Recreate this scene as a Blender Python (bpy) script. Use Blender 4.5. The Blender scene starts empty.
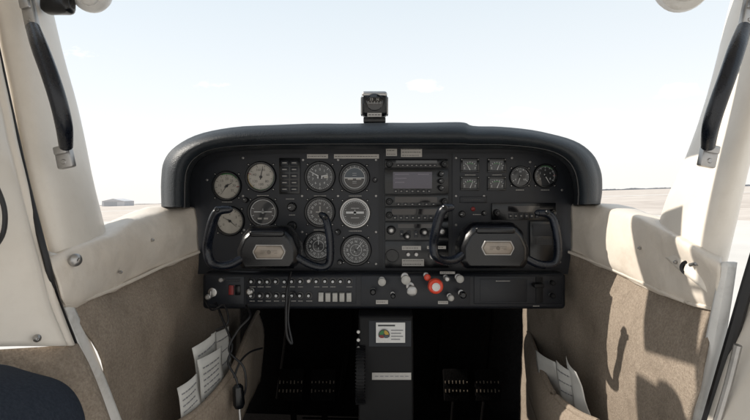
import bpy, bmesh, math, random
from mathutils import Vector, Matrix, noise
random.seed(7)
F=506.0; D0=1.2; ZC=1.7; S=D0/F
sc=bpy.context.scene
def W(px,py,d): return Vector(((px-375)*d/F, d-D0, ZC+(192-py)*d/F))
def PP(px,py,h=0.0): return W(px,py,D0-h)

# ------------------------------------------------------------ materials
def mat(name,col,rough=.5,metal=0,var=.0,vscale=30,bump=0,bscale=200,coat=0,col2=None,spec=.5,stretch=None,grime=None,bdist=.002):
    m=bpy.data.materials.new(name); m.use_nodes=True; nt=m.node_tree; n=nt.nodes; l=nt.links
    b=n['Principled BSDF']; b.inputs['Roughness'].default_value=rough; b.inputs['Metallic'].default_value=metal
    b.inputs['Specular IOR Level'].default_value=spec
    b.inputs['Coat Weight'].default_value=coat; b.inputs['Coat Roughness'].default_value=.05
    c=(*col,1); b.inputs['Base Color'].default_value=c
    tc=n.new('ShaderNodeTexCoord'); mp=n.new('ShaderNodeMapping'); l.new(tc.outputs['Object'],mp.inputs['Vector'])
    if stretch: mp.inputs['Scale'].default_value=stretch
    if var>0 or col2:
        nz=n.new('ShaderNodeTexNoise'); nz.inputs['Scale'].default_value=vscale; nz.inputs['Detail'].default_value=6; nz.inputs['Roughness'].default_value=.65
        l.new(mp.outputs[0],nz.inputs['Vector'])
        rp=n.new('ShaderNodeValToRGB'); rp.color_ramp.elements[0].position=.32; rp.color_ramp.elements[1].position=.68
        c2=col2 if col2 else tuple(x*(1-var) for x in col)
        rp.color_ramp.elements[0].color=(*c2,1); rp.color_ramp.elements[1].color=c
        l.new(nz.outputs['Fac'],rp.inputs[0]); last=rp.outputs[0]
        if grime:
            for gr in (grime if isinstance(grime[0][0],tuple) else (grime,)):
                n2=n.new('ShaderNodeTexNoise'); n2.inputs['Scale'].default_value=gr[1]; n2.inputs['Detail'].default_value=8; n2.inputs['Roughness'].default_value=.7
                l.new(mp.outputs[0],n2.inputs['Vector'])
                r2=n.new('ShaderNodeValToRGB'); r2.color_ramp.elements[0].position=.5; r2.color_ramp.elements[1].position=.72
                l.new(n2.outputs['Fac'],r2.inputs[0])
                mx=n.new('ShaderNodeMixRGB'); mx.inputs[2].default_value=(*gr[0],1)
                sc_=n.new('ShaderNodeMath'); sc_.operation='MULTIPLY'; sc_.inputs[1].default_value=gr[2]
                l.new(r2.outputs[0],sc_.inputs[0]); l.new(sc_.outputs[0],mx.inputs[0]); l.new(last,mx.inputs[1]); last=mx.outputs[0]
        l.new(last,b.inputs['Base Color'])
        rr=n.new('ShaderNodeMapRange'); rr.inputs[3].default_value=max(0,rough-.08); rr.inputs[4].default_value=min(1,rough+.08)
        l.new(nz.outputs['Fac'],rr.inputs[0]); l.new(rr.outputs[0],b.inputs['Roughness'])
    if bump>0:
        nb=n.new('ShaderNodeTexNoise'); nb.inputs['Scale'].default_value=bscale; nb.inputs['Detail'].default_value=5
        l.new(mp.outputs[0],nb.inputs['Vector'])
        bp=n.new('ShaderNodeBump'); bp.inputs['Strength'].default_value=bump; bp.inputs['Distance'].default_value=bdist
        l.new(nb.outputs['Fac'],bp.inputs['Height']); l.new(bp.outputs[0],b.inputs['Normal'])
    return m
M={}
M['panel']=mat('panel_black',(.010,.012,.017),.42,var=.25,vscale=60,bump=.2,bscale=900,spec=.4)
M['plate']=mat('panel_plate',(.012,.0145,.021),.38,var=.3,vscale=25,bump=.15,bscale=1100,spec=.4)
M['pad']=mat('glareshield_vinyl',(.013,.018,.024),.44,var=.3,vscale=12,bump=.5,bscale=350,spec=.38)
M['blk']=mat('black_plastic',(.004,.005,.007),.22,var=.3,vscale=50,bump=.08,bscale=600,spec=.5)
M['blk2']=mat('yoke_plastic',(.004,.0045,.0065),.22,var=.35,vscale=30,bump=.15,bscale=700,spec=.5)
M['rub']=mat('rubber_grip',(.006,.0085,.015),.28,var=.3,vscale=60,bump=.2,bscale=500)
M['cable']=mat('cable_black',(.008,.008,.010),.4,var=.2)
M['dial']=mat('dial_black',(.006,.008,.011),.4,var=.2,coat=.8)
M['dialL']=mat('dial_light',(.44,.41,.36),.5,var=.2,vscale=60,coat=.6)
M['dialB']=mat('dial_blue',(.025,.045,.065),.5,var=.2,coat=.6)
M['dialBr']=mat('dial_brown',(.022,.018,.016),.5,var=.2,coat=.6)
M['wht']=mat('white_mark',(.60,.61,.62),.5,var=.1)
M['plac']=mat('placard_white',(.50,.48,.45),.45,var=.2,vscale=40)
M['ink']=mat('ink_dark',(.05,.05,.05),.5,var=.1)
M['grn']=mat('green_mark',(.04,.20,.06),.5,var=.1)
M['yel']=mat('yellow_mark',(.50,.33,.05),.5,var=.1)
M['red']=mat('red_plastic',(.80,.075,.035),.3,var=.1,coat=.4)
M['redd']=mat('dark_red_switch',(.22,.016,.016),.35,var=.15)
M['metal']=mat('brushed_metal',(.55,.54,.52),.35,1,var=.2,vscale=80,bump=.1,bscale=500)
M['alloy']=mat('worn_aluminium',(.46,.45,.44),.36,.85,var=.25,vscale=40)
M['emblem']=mat('emblem_plate',(.30,.26,.22),.40,.5,var=.25,vscale=60)
M['embl2']=mat('emblem_relief',(.17,.145,.12),.45,.5,var=.2,vscale=60)
M['knobw']=mat('knob_ivory',(.50,.49,.46),.4,var=.2,vscale=60)
M['screen']=mat('screen_glass',(.055,.048,.078),.15,var=.15,vscale=15,coat=.6)
M['smark']=mat('screen_text',(.22,.20,.25),.3,var=.1)
M['disp']=mat('display_dark',(.010,.010,.012),.1,coat=.6,var=.1)
CG=(((.48,.39,.30),3.5,.35),((.30,.23,.17),22,.16))
M['cream']=mat('cream_vinyl',(.80,.725,.635),.38,var=.07,vscale=5,bump=.6,bscale=16,grime=CG,bdist=.006)
M['creamp']=mat('cream_plastic',(.81,.75,.67),.34,var=.05,vscale=4,bump=.2,bscale=8,grime=(((.55,.46,.37),2.5,.25),((.35,.28,.21),30,.10)),bdist=.004)
M['white']=mat('white_paint',(.72,.71,.69),.35,var=.12,vscale=12,grime=((.28,.25,.21),18,.5))
M['carpet']=mat('brown_carpet',(.37,.31,.25),.95,col2=(.235,.19,.15),vscale=240,bump=.9,bscale=380,spec=.1,grime=(((.15,.12,.093),14,.5),((.14,.11,.085),2.5,.5)))
M['beige']=mat('pocket_beige',(.36,.30,.24),.9,col2=(.25,.20,.155),vscale=200,bump=.8,bscale=300,spec=.1,grime=((.15,.115,.09),8,.5))
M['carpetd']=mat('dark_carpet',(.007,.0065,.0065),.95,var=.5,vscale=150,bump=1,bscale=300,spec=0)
M['pdark']=mat('pedal_dark',(.006,.006,.007),.55,var=.4,vscale=60,spec=.25)
M['paper']=mat('paper',(.62,.61,.58),.8,var=.15,vscale=20)
M['inkp']=mat('printed_text',(.25,.25,.26),.7,var=.1)
M['seat']=mat('blue_fabric',(.040,.048,.064),.9,col2=(.022,.028,.04),vscale=260,bump=.7,bscale=420,spec=.1)
M['tan']=mat('pedal_cleat',(.13,.10,.07),.6,var=.4,vscale=60)
M['conc']=mat('concrete_apron',(.66,.63,.59),.9,var=.15,vscale=.3)
M['roofb']=mat('headliner',(.62,.58,.52),.8,var=.1,vscale=10)

# ------------------------------------------------------------ builder
CEN={}
TXT={}
def textmesh(s):
    if s not in TXT:
        cu=bpy.data.curves.new('t','FONT'); cu.body=s; cu.size=1; cu.align_x='CENTER'; cu.align_y='CENTER'
        cu.resolution_u=2
        o=bpy.data.objects.new('t',cu); sc.collection.objects.link(o)
        bpy.context.view_layer.update()
        me=bpy.data.meshes.new_from_object(o.evaluated_get(bpy.context.evaluated_depsgraph_get()))
        TXT[s]=([v.co.copy() for v in me.vertices],[list(p.vertices) for p in me.polygons])
        bpy.data.objects.remove(o); bpy.data.curves.remove(cu); bpy.data.meshes.remove(me)
    return TXT[s]
def crom(pts,n):
    out=[]; N=len(pts)
    for i in range(N-1):
        p0=pts[max(i-1,0)];p1=pts[i];p2=pts[i+1];p3=pts[min(i+2,N-1)]
        for k in range(n):
            t=k/n
            out.append(.5*((2*p1)+(p2-p0)*t+(2*p0-5*p1+4*p2-p3)*t*t+(3*p1-p0-3*p2+p3)*t*t*t))
    out.append(pts[-1].copy()); return out
class MB:
    def __init__(s,*mats): s.v=[];s.f=[];s.m=[];s.mats=mats
    def mi(s,k):
        if isinstance(k,int): return k
        if k not in s.mats: s.mats=s.mats+(k,)
        return s.mats.index(k)
    def add(s,vs,fs,mi=0):
        mi=s.mi(mi); b=len(s.v); s.v+= [Vector(v) for v in vs]
        for f in fs: s.f.append([b+i for i in f]); s.m.append(mi)
    def box(s,c,size,mi=0,rot=None,bev=0,seg=2):
        bm=bmesh.new(); bmesh.ops.create_cube(bm,size=1)
        for v in bm.verts: v.co=Vector((v.co.x*size[0],v.co.y*size[1],v.co.z*size[2]))
        if bev: bmesh.ops.bevel(bm,geom=bm.edges[:],offset=bev,segments=seg,affect='EDGES',profile=.5)
        R=rot if rot else Matrix.Identity(3)
        bm.verts.index_update()
        s.add([R@v.co+Vector(c) for v in bm.verts],[[v.index for v in f.verts] for f in bm.faces],mi); bm.free()
    def pbox(s,x0,y0,x1,y1,h0,h1,mi=0,bev=.001):
        a=PP(x0,y0,h1); b=PP(x1,y1,h1); s.box(((a.x+b.x)/2,-(h0+h1)/2,(a.z+b.z)/2),(abs(b.x-a.x),h1-h0,abs(a.z-b.z)),mi,bev=bev)
    def lathe(s,o,ax,prof,seg=24,mi=0,cap=True):
        ax=Vector(ax).normalized(); u=ax.orthogonal().normalized(); w=ax.cross(u)
        vs=[];fs=[]
        for r,h in prof:
            for k in range(seg):
                a=2*math.pi*k/seg; vs.append(Vector(o)+ax*h+(u*math.cos(a)+w*math.sin(a))*r)
        for i in range(len(prof)-1):
            for k in range(seg):
                k2=(k+1)%seg; fs.append([i*seg+k,i*seg+k2,(i+1)*seg+k2,(i+1)*seg+k])
        if cap: fs.append(list(range(seg))); fs.append([(len(prof)-1)*seg+k for k in range(seg)])
        s.add(vs,fs,mi)
    def tube(s,pts,rad,seg=10,mi=0,n=6,flat=1.0,up=(0,1,0)):
        P=crom([Vector(p) for p in pts],n); N=len(P)
        if not hasattr(rad,'__len__'): rad=[rad]*len(pts)
        rr=[x.x for x in crom([Vector((r,0,0)) for r in rad],n)]
        vs=[];fs=[]; U=Vector(up)
        for i,p in enumerate(P):
            t=(P[min(i+1,N-1)]-P[max(i-1,0)]).normalized(); u=(U-t*U.dot(t))
            if u.length<1e-3: u=t.orthogonal()
            u.normalize(); w=t.cross(u)
            for k in range(seg):
                a=2*math.pi*k/seg; vs.append(p+(u*math.cos(a)*flat+w*math.sin(a))*rr[i])
        for i in range(N-1):
            for k in range(seg):
                k2=(k+1)%seg; fs.append([i*seg+k,i*seg+k2,(i+1)*seg+k2,(i+1)*seg+k])
        fs.append(list(range(seg))); fs.append([(N-1)*seg+k for k in range(seg)])
        s.add(vs,fs,mi)
    def prism(s,pts,h0,h1,mi=0,bev=0):
        bm=bmesh.new(); a=[bm.verts.new(PP(x,y,0)+Vector((0,-h0,0))) for x,y in pts]
        f=bm.faces.new(a); r=bmesh.ops.extrude_face_region(bm,geom=[f])
        bmesh.ops.translate(bm,verts=[g for g in r['geom'] if isinstance(g,bmesh.types.BMVert)],vec=(0,-(h1-h0),0))
        if bev:
            es=[e for e in bm.edges if all(abs(v.co.y+h1)<1e-6 for v in e.verts)]
            bmesh.ops.bevel(bm,geom=es,offset=bev,segments=2,affect='EDGES')
        bm.verts.index_update()
        s.add([v.co.copy() for v in bm.verts],[[v.index for v in f.verts] for f in bm.faces],mi); bm.free()
    def text(s,t,c,size,mi,rot=0,R=None):
        vs,fs=textmesh(t); ca,sa=math.cos(rot),math.sin(rot); o=[]
        for v in vs:
            x=(v.x*ca-v.y*sa)*size; z=(v.x*sa+v.y*ca)*size
            q=Vector((x,0,z)); 
            if R: q=R@q
            o.append(Vector(c)+q)
        s.add(o,fs,mi)
    def bar(s,c,ang,r0,r1,w,mi,w1=None):
        d=Vector((math.sin(ang),0,math.cos(ang))); n=Vector((d.z,0,-d.x)); w1=w if w1 is None else w1
        s.add([c+d*r0+n*w/2,c+d*r0-n*w/2,c+d*r1-n*w1/2,c+d*r1+n*w1/2],[[0,1,2,3]],mi)
    def arc(s,c,a0,a1,r0,r1,mi,n=16):
        vs=[];fs=[]
        for i in range(n+1):
            a=a0+(a1-a0)*i/n; d=Vector((math.sin(a),0,math.cos(a))); vs+=[c+d*r0,c+d*r1]
        for i in range(n): fs.append([2*i,2*i+1,2*i+3,2*i+2])
        s.add(vs,fs,mi)
    def surf(s,rows,nu=6,nv=6,mi=0,disp=0,dscale=8):
        R=[crom([p if isinstance(p,Vector) else W(*p) for p in r],nu) for r in rows]
        cols=[crom([r[i] for r in R],nv) for i in range(len(R[0]))]
        nc=len(cols); nr=len(cols[0]); vs=[];fs=[]
        for c in cols:
            for p in c:
                q=p.copy()
                if disp: q+=noise.noise_vector(p*dscale)*disp+noise.noise_vector(p*dscale*3.1)*disp*.3
                vs.append(q)
        for i in range(nc-1):
            for j in range(nr-1): fs.append([i*nr+j,i*nr+j+1,(i+1)*nr+j+1,(i+1)*nr+j])
        s.add(vs,fs,mi)
    def build(s,name,parent=None,label=None,cat=None,group=None,kind=None,sol=0,ang=35,base=False,center=None):
        xs=[v.x for v in s.v];ys=[v.y for v in s.v];zs=[v.z for v in s.v]
        c=Vector(((min(xs)+max(xs))/2,(min(ys)+max(ys))/2,min(zs) if base else (min(zs)+max(zs))/2))
        if center is not None: c=Vector(center)
        me=bpy.data.meshes.new(name); me.from_pydata([v-c for v in s.v],[],s.f)
        for k in s.mats: me.materials.append(M[k])
        me.polygons.foreach_set('material_index',s.m)
        bm=bmesh.new(); bm.from_mesh(me); bmesh.ops.recalc_face_normals(bm,faces=bm.faces[:])
        for f in bm.faces: f.smooth=True
        for e in bm.edges:
            if len(e.link_faces)==2 and e.calc_face_angle(0)>math.radians(ang): e.smooth=False
        bm.to_mesh(me); bm.free(); me.update()
        o=bpy.data.objects.new(name,me); sc.collection.objects.link(o)
        CEN[o.name]=c
        if parent: o.parent=parent; o.location=c-CEN[parent.name]
        else: o.location=c
        if sol:
            md=o.modifiers.new('s','SOLIDIFY'); md.thickness=sol; md.offset=0
        tag(o,label,cat,group,kind); return o
def tag(o,label=None,cat=None,group=None,kind=None):
    if label:o['label']=label
    if cat:o['category']=cat
    if group:o['group']=group
    if kind:o['kind']=kind
def empty(name,loc,label=None,cat=None,group=None,parent=None):
    o=bpy.data.objects.new(name,None); o.empty_display_size=.05; sc.collection.objects.link(o)
    CEN[o.name]=Vector(loc)
    if parent: o.parent=parent; o.location=Vector(loc)-CEN[parent.name]
    else: o.location=loc
    tag(o,label,cat,group); return o
def copyto(o,parent,world):
    c=o.copy(); sc.collection.objects.link(c); c.parent=parent; c.location=Vector(world)-CEN[parent.name]; CEN[c.name]=Vector(world); return c
YV=Vector((0,-1,0))

# ============================================================ INSTRUMENT PANEL
ip=empty('instrument_panel',W(380,310,1.2),'black aircraft instrument panel with round gauges under padded glareshield','instrument panel')
O=[(163,207),(163,180),(166,161),(178,146),(205,133),(245,127),(310,124.5),(375,123.5),(440,123),(463,123.5),(472,126.5),(500,127.5),(540,132),(572,141),(590,154),(598,170),(600,188),(598,204)]
I=[(190,208),(190,187),(192,172),(199,161),(215,153),(250,150),(310,149),(375,149),(440,149),(463,149),(472,149),(500,149),(530,151),(550,155),(563,163),(570,174),(573,190),(573,205)]
def lerp(a,b,t): return (a[0]+(b[0]-a[0])*t,a[1]+(b[1]-a[1])*t)
mb=MB('pad')
rows=[]
for t,d in ((1.0,1.205),(.97,1.15),(.88,1.10),(.7,1.075),(.45,1.065),(.2,1.075),(.04,1.10),(0,1.14)):
    rows.append([(*lerp(o,i,t),d) for o,i in zip(O,I)])
def phys(o,d0,d1,k):
    w=W(o[0],o[1],d0); w.y=d1-D0; w.x=w.x*k; w.z=ZC+(w.z-ZC)*k; return w
rows.append([phys(o,1.14,1.3,1.0) for o in O]); rows.append([phys(o,1.14,1.6,.93) for o in O])
mb.surf(rows,4,3,0,disp=.0018,dscale=9)
mb.tube([W(*lerp(o,i,.80),1.083) for o,i in zip(O,I)],.0026,8,'blk',4)
mb.build('glareshield',ip,ang=60)
mb=MB('panel')
face=[(188,205)]+[(x,y-1) for x,y in I[1:-1]]+[(575,205),(573,240),(568,274),(198,274),(192,240)]
mb.prism(face,-.006,0,0)
mb.build('panel_face',ip)
def plate(pts,nm='cover_plate'):
    mb=MB('plate'); mb.prism(pts,.0005,.003,0,bev=.0012)
    return mb
def screw(mb,px,py,h=.003,r=.0028,mi='alloy'):
    c=PP(px,py,h); mb.lathe(c,YV,[(r,0),(r,.0008),(r*.7,.0014)],10,mi)
    a=random.random()*3; mb.bar(c+YV*.0016,a,-r*.7,r*.7,r*.25,'ink')
mb=plate([(200,204),(201,178),(206,166),(218,158),(250,154),(304,153),(379,153),(379,268),(204,268),(200,240)])
for p in ((207,180),(243,158),(303,160),(376,160),(376,196),(376,232),(206,238),(302,196),(302,232),(243,196),(338,160),(338,196),(244,230),(376,264)): screw(mb,*p)
mb.build('flight_panel',ip)
mb=plate([(383,153),(448,153),(448,268),(383,268)])
mb.build('radio_stack_frame',ip)
mb=plate([(452,153),(525,153),(545,157),(557,164),(564,176),(567,192),(566,240),(563,268),(452,268)])
for p in ((456,158),(456,196),(512,158),(530,162),(562,190),(456,225),(480,262),(484,196),(560,262)): screw(mb,*p)
mb.build('engine_panel',ip)

def gauge(px,py,r,kind,needles=(),light=False,ring='blk',numbers=None,n0=0,span=360,screws=True):
    R=r*S; c=PP(px,py,.003)
    mb=MB(ring,'alloy')
    mb.lathe(c,YV,[(R*1.16,0),(R*1.16,.004),(R*1.09,.0075),(R*1.0,.0075),(R*.95,.0012)],36,0,cap=False)
    if screws:
        for k in range(4):
            a=math.pi/4+k*math.pi/2; p=c+Vector((math.cos(a),0,math.sin(a)))*R*1.3
            mb.lathe(p,YV,[(.0035,0),(.003,.0015),(.0015,.002)],10,'blk'); mb.lathe(p,YV,[(.0017,.0018),(.001,.0026)],8,'alloy')
    g=mb.build('gauge',ip,label=None)
    base='dialL' if light else 'dial'; ink='ink' if light else 'wht'
    mb=MB(base); q=c+YV*.0012
    n=40; mb.add([q]+[q+Vector((math.cos(2*math.pi*k/n),0,math.sin(2*math.pi*k/n)))*R*.96 for k in range(n)],[[0,1+k,1+(k+1)%n] for k in range(n)],0)
    q=q+YV*.0003; rd=math.radians
    nt=40 if kind!='small' else 20
    if kind=='attitude':
        mb.arc(q,rd(-90),rd(90),0,R*.72,'dialB'); mb.arc(q,rd(90),rd(270),0,R*.72,'dialBr'); q2=q+YV*.0003
        for a in range(-60,61,20): mb.bar(q2,rd(a),R*.74,R*.9,.0007,ink)
        mb.arc(q2,rd(0),rd(360),R*.74,R*.77,ink,40)
        mb.add([q2+Vector((x*R,0,z*R)) for x,z in ((-.72,.035),(.72,.035),(.72,-.035),(-.72,-.035))],[[0,1,2,3]],ink)
        q3=q2+YV*.0003
        for sx in (-1,1): mb.add([q3+Vector((sx*x*R,0,z*R)) for x,z in ((.12,-.04),(.5,-.04),(.5,-.13),(.12,-.13))],[[0,1,2,3]],'plac')
        for z in (.2,-.25,.35,-.38): mb.add([q2+Vector((x*R,0,(z+w)*R)) for x,w in ((-.15,.01),(.15,.01),(.15,-.01),(-.15,-.01))],[[0,1,2,3]],ink)
    elif kind=='turn' or kind=='band':
        for a in (70,110,250,290): mb.bar(q,rd(a),R*.7,R*.88,.0012,ink)
        th=.05 if kind=='turn' else .11
        mb.add([q+Vector((x*R,0,z*R)) for x,z in ((-.66,th),(.66,th),(.66,-th*.4),(-.66,-th*.4))],[[0,1,2,3]],ink)
        mb.arc(q,0,rd(360),0,R*.11,ink); mb.bar(q,0,0,R*.25,.0012,ink)
        if kind=='turn':
            mb.add([q+Vector((x*R,0,z*R)) for x,z in ((-.4,-.42),(.4,-.42),(.36,-.54),(-.36,-.54))],[[0,1,2,3]],'plac')
            mb.arc(q+YV*.0003+Vector((0,0,-.48*R)),0,rd(360),0,R*.08,'ink')
        else:
            for k in range(36): mb.bar(q,rd(k*10),R*.76,R*.86,.0006,ink)
            for z in (.35,-.35): mb.add([q+Vector((x*R,0,(z+w)*R)) for x,w in ((-.3,.015),(.3,.015),(.3,-.015),(-.3,-.015))],[[0,1,2,3]],ink)
        mb.arc(q,0,rd(360),R*.88,R*(.92 if kind=='turn' else .95),ink,40)
    elif kind=='vor' or kind=='heading':
        for k in range(72): mb.bar(q,rd(k*5),R*(.78 if k%2==0 else .85),R*.93,.0006,ink)
        for k,t in enumerate(('N','3','6','E','12','15','S','21','24','W','30','33')):
            a=rd(k*30); mb.text(t,q+Vector((math.sin(a),0,math.cos(a)))*R*.63,R*.22,ink,rot=-a)
        if kind=='heading':
            mb.bar(q,0,-R*.4,R*.42,R*.06,'plac'); mb.bar(q+YV*.0003,rd(90),-R*.3,R*.3,R*.06,'plac'); mb.bar(q+YV*.0003-Vector((0,0,R*.3)),rd(90),-R*.14,R*.14,R*.05,'plac')
        else:
            mb.arc(q,0,rd(360),R*.40,R*.42,ink,32)
            for k in range(-3,4): mb.arc(q+Vector((k*R*.12,0,0)),0,rd(360),0,R*.02,ink,6); mb.arc(q+Vector((0,0,k*R*.12)),0,rd(360),0,R*.02,ink,6)
    else:
        for k in range(nt+1):
            a=rd(n0+span*k/nt); big=(k%5==0) if nt==40 else k%4==0
            mb.bar(q,a,R*(.74 if big else .83),R*.92,.0011 if big else .0006,ink)
        if numbers:
            m=len(numbers)
            for k,t in enumerate(numbers):
                a=rd(n0+span*k/(m if span==360 else m-1)); mb.text(t,q+Vector((math.sin(a),0,math.cos(a)))*R*.55,R*.26,ink)
        if kind=='airspeed':
            mb.arc(q,rd(n0+span*.2),rd(n0+span*.62),R*.93,R*.99,'grn',24); mb.arc(q,rd(n0+span*.62),rd(n0+span*.82),R*.93,R*.99,'yel',12); mb.bar(q+YV*.0002,rd(n0+span*.83),R*.75,R*.98,.0016,'redd')
        if kind=='green': mb.arc(q,rd(n0+span*.4),rd(n0+span*.7),R*.9,R*.98,'grn',16); mb.bar(q,rd(n0+span*.86),R*.75,R*.98,.0016,'redd')
        if kind=='alt': mb.add([q+Vector((x*R,0,z*R)) for x,z in ((.3,.09),(.6,.09),(.6,-.09),(.3,-.09))],[[0,1,2,3]],'plac')
    dl=mb.build('dial',g)
    if needles:
        mb=MB(ink); 
        for j,(a,L,w) in enumerate(needles):
            mb.bar(q+YV*(.001+.0006*j),rd(a),-R*.2,R*L,R*w,ink,w1=R*w*.3)
        mb.lathe(q+YV*.001,YV,[(R*.11,0),(R*.09,.002)],14,'blk')
        mb.build('needle',g)
    return g
A=('0','1','2','3','4','5','6','7','8','9')
gauge(227,186,13,'green',[(215,.8,.07),(60,.5,.08)],True,numbers=('5','10','15','20','25','30','35'),n0=-130,span=260)
gauge(261,177,13.5,'airspeed',[(10,.8,.08)],True,numbers=('40','60','80','100','120','140','160'),n0=20,span=320)
gauge(320,177,13.5,'alt',[(300,.85,.10),(75,.6,.15)],numbers=A)
gauge(354.5,178,13.5,'attitude')
gauge(230,221,13,'plain',[(130,.7,.08),(-60,.6,.06)],True,numbers=('0','1','2','3','4'),n0=-120,span=240)
gauge(263,212,13.5,'turn')
gauge(320,212,13.5,'heading')
gauge(355,213,13.5,'band',ring='alloy')
gauge(318.5,246,13,'vor',[(0,.9,.05)])
gauge(356,250,13.5,'vor',[(40,.85,.07)])
gauge(520,177,9.5,'small',[(200,.8,.1)],numbers=('0','50','100'),n0=-120,span=240)
gauge(545,176,10.5,'green',[(150,.8,.1)],numbers=('0','2','4','6','8'),n0=-120,span=240)
gauge(262,238,6,'small',[(20,.7,.12)],screws=False)
for (x,y) in ((470,165.5),(497,165.5),(470,183.5),(497,183.5)):
    mb=MB('blk')
    w,h=9.2,7
    for a,b,c_,d in ((x-w,y-h,x+w,y-h+2),(x-w,y+h-2,x+w,y+h),(x-w,y-h+1.9,x-w+2,y+h-1.9),(x+w-2,y-h+1.9,x+w,y+h-1.9)):
        mb.pbox(a,b,c_,d,.003,.008,0,bev=.0008)
    for sx in (-1,1):
        screw(mb,x+sx*(w-.9),y-h+1,.0085,.0013)
    g=mb.build('fuel_gauge',ip)
    mb=MB('dial'); mb.pbox(x-w+1.5,y-h+1.5,x+w-1.5,y+h-1.5,.0032,.0045,0,bev=0)
    q=PP(x,y+4.5,.0048)
    for k in range(7): mb.bar(q,math.radians(-54+18*k),.0165,.0195,.0011,'wht')
    mb.arc(q,math.radians(-30),math.radians(30),.0152,.0165,'grn')
    mb.text('E',q+Vector((-.0125,0,.004)),.007,'wht'); mb.text('F',q+Vector((.0125,0,.004)),.007,'wht')
    mb.build('dial',g)
    mb=MB('wht'); mb.bar(q+YV*.0008,math.radians(random.choice((-30,-10,22))),0,.0165,.002,0,w1=.0008); mb.build('needle',g)

def knob(px,py,r,h=.012,mi='blk',ip_=None,h0=.003,tip=None,nm='knob',rib=True):
    mb=MB(mi); R=r*S; c=PP(px,py,h0)
    mb.lathe(c,YV,[(R*1.15,0),(R*1.1,.001),(R,.002),(R*.96,h*.9),(R*.8,h)],20,0)
    if rib:
        for k in range(12):
            a=2*math.pi*k/12; mb.box(c+Vector((math.cos(a),0,math.sin(a)))*R*.97+YV*(h*.5),(R*.14,h*.75,R*.14),0,rot=Matrix.Rotation(-a,3,'Y'))
    if tip: mb.lathe(c,YV,[(R*.55,h),(R*.55,h+.005),(R*.4,h+.006)],16,tip)
    else: mb.bar(c+YV*(h+.0004),random.uniform(-2,2),R*.1,R*.75,R*.15,'wht')
    return mb.build(nm,ip_ or ip)
def switch(px,py,w,h,mi='blk',nm='rocker_switch',hh=.01,h0=.003):
    mb=MB('blk'); mb.pbox(px-w/2-.7,py-h/2-.7,px+w/2+.7,py+h/2+.7,h0,h0+.002,0,.0005)
    c=PP(px,py,h0+.005); mb.box(c,(w*S,hh*.7,h*S),mi,rot=Matrix.Rotation(random.choice((.18,.18,-.16)),3,'X'),bev=.0008)
    return mb.build(nm,ip)
def placard(x0,y0,x1,y1,lines=2,mi='plac',h=.0032,par=None,nm='placard'):
    mb=MB(mi); mb.pbox(x0,y0,x1,y1,h-.0002,h+.0006,0,bev=0)
    for k in range(lines):
        yy=y0+(y1-y0)*(k+.5)/lines; x=x0+1
        while x<x1-1.5:
            w=random.uniform(.8,2.4); 
            if x+w>x1-.8: break
            a=PP(x,yy-.3,h+.0009); b=PP(x+w,yy+.3,h+.0009)
            mb.add([a,(b.x,a.y,a.z),b,(a.x,a.y,b.z)],[[0,1,2,3]],'ink'); x+=w+.6
    return mb.build(nm,par or ip)
def engraved(px,py,w,h=.0032,par=None):
    mb=MB('plac'); x=px-w/2
    while x<px+w/2:
        ww=random.uniform(.5,1.2); mb.pbox(x,py-.33,x+ww,py+.33,h,h+.0002,0,0); x+=ww+.4
    return mb.build('engraved_label',par or ip,)
for a in ((227,202,10),(263,195.5,12),(320,195.8,12),(355,196,12),(320,230,12),(355,231,12),(292,215,6),(470,175,10),(497,175,10),(520,190,8),(545,190,8),(290,199,8),(477,214.5,8),(262,229,9)): engraved(*a)
placard(307,154.3,328,158.5,1); placard(334,154.3,379,158.6,1)
mb=MB('blk'); mb.pbox(279,158,300,194,.003,.009,0,.0012)
r=mb.build('switch_unit',ip)
for j in range(5):
    for i in range(2):
        mb=MB('plate'); x=284.5+i*9.5; y=163+j*6.6
        mb.pbox(x-3.6,y-2.2,x+3.6,y+2.2,.009,.0115,0,.0006)
        mb.pbox(x-2.2,y-.5,x+2.2,y+.2,.0117,.0119,'plac',0); mb.build('button',r)
for p in ((292,207,4.2),(292,226,4.4),(246,200,2.5),(338,232,2.6),(375,180,2.2),(340,262,2.4)): knob(*p)
placard(386,148.6,397,156,2,h=.0045); placard(401,147.6,422,157,3,h=.0045)
def radio(x0,y0,x1,y1,disp,btns=6,kn=True,name='radio_unit',dm='disp',knr=3,legend=True):
    mb=MB('blk'); mb.pbox(x0,y0,x1,y1,.003,.010,0,.0012); u=mb.build(name,ip)
    mb=MB(dm); mb.pbox(*disp,.0101,.0106,0,0)
    mb.build('display',u)
    for k in range(btns):
        mb=MB('plate'); x=disp[0]+ (disp[2]-disp[0])*(k+.5)/btns; y=(disp[3]+y1)/2
        hh=(y1-disp[3])*.28; mb.pbox(x-1.8,y-hh,x+1.8,y+hh,.010,.0125,0,.0005); mb.pbox(x-.8,y-.3,x+.8,y+.3,.0127,.0129,'plac',0); mb.build('button',u)
    if kn:
        for x in (x0+4.2,x1-4.2): knob(x,(y0+y1)/2+1,knr,.014,'blk',u,.010,tip='blk')
    return u
radio(385,159,448,167.5,(396,160.5,437,163.2),9)
u=radio(384.5,168.5,448.5,194,(393,172,432,188.5),7,False,'navigation_display','screen')
for yy in (174,181,188): knob(441,yy,2.6,.012,'blk',u,.010)
for k,(a,b) in enumerate(((395,174),(395,178),(395,182),(418,174))):
    mb=MB('smark'); mb.pbox(a,b,a+random.uniform(7,14),b+.7,.0108,.0109,0,0); mb.build('screen_marking',u)
radio(385,195,448.5,206,(395,197,437,202.5),6,True)
radio(385,207,448.5,221,(392,209,440,214.5),8,True)
radio(385,222,448.5,240,(398,224,434,228),5,False)
for x,y,rr in ((391,230,4),(407,236,3.2),(424,232,3.6),(441,231,4.2)): knob(x,y,rr,.014,'blk',None,.010,tip='alloy')
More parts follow.
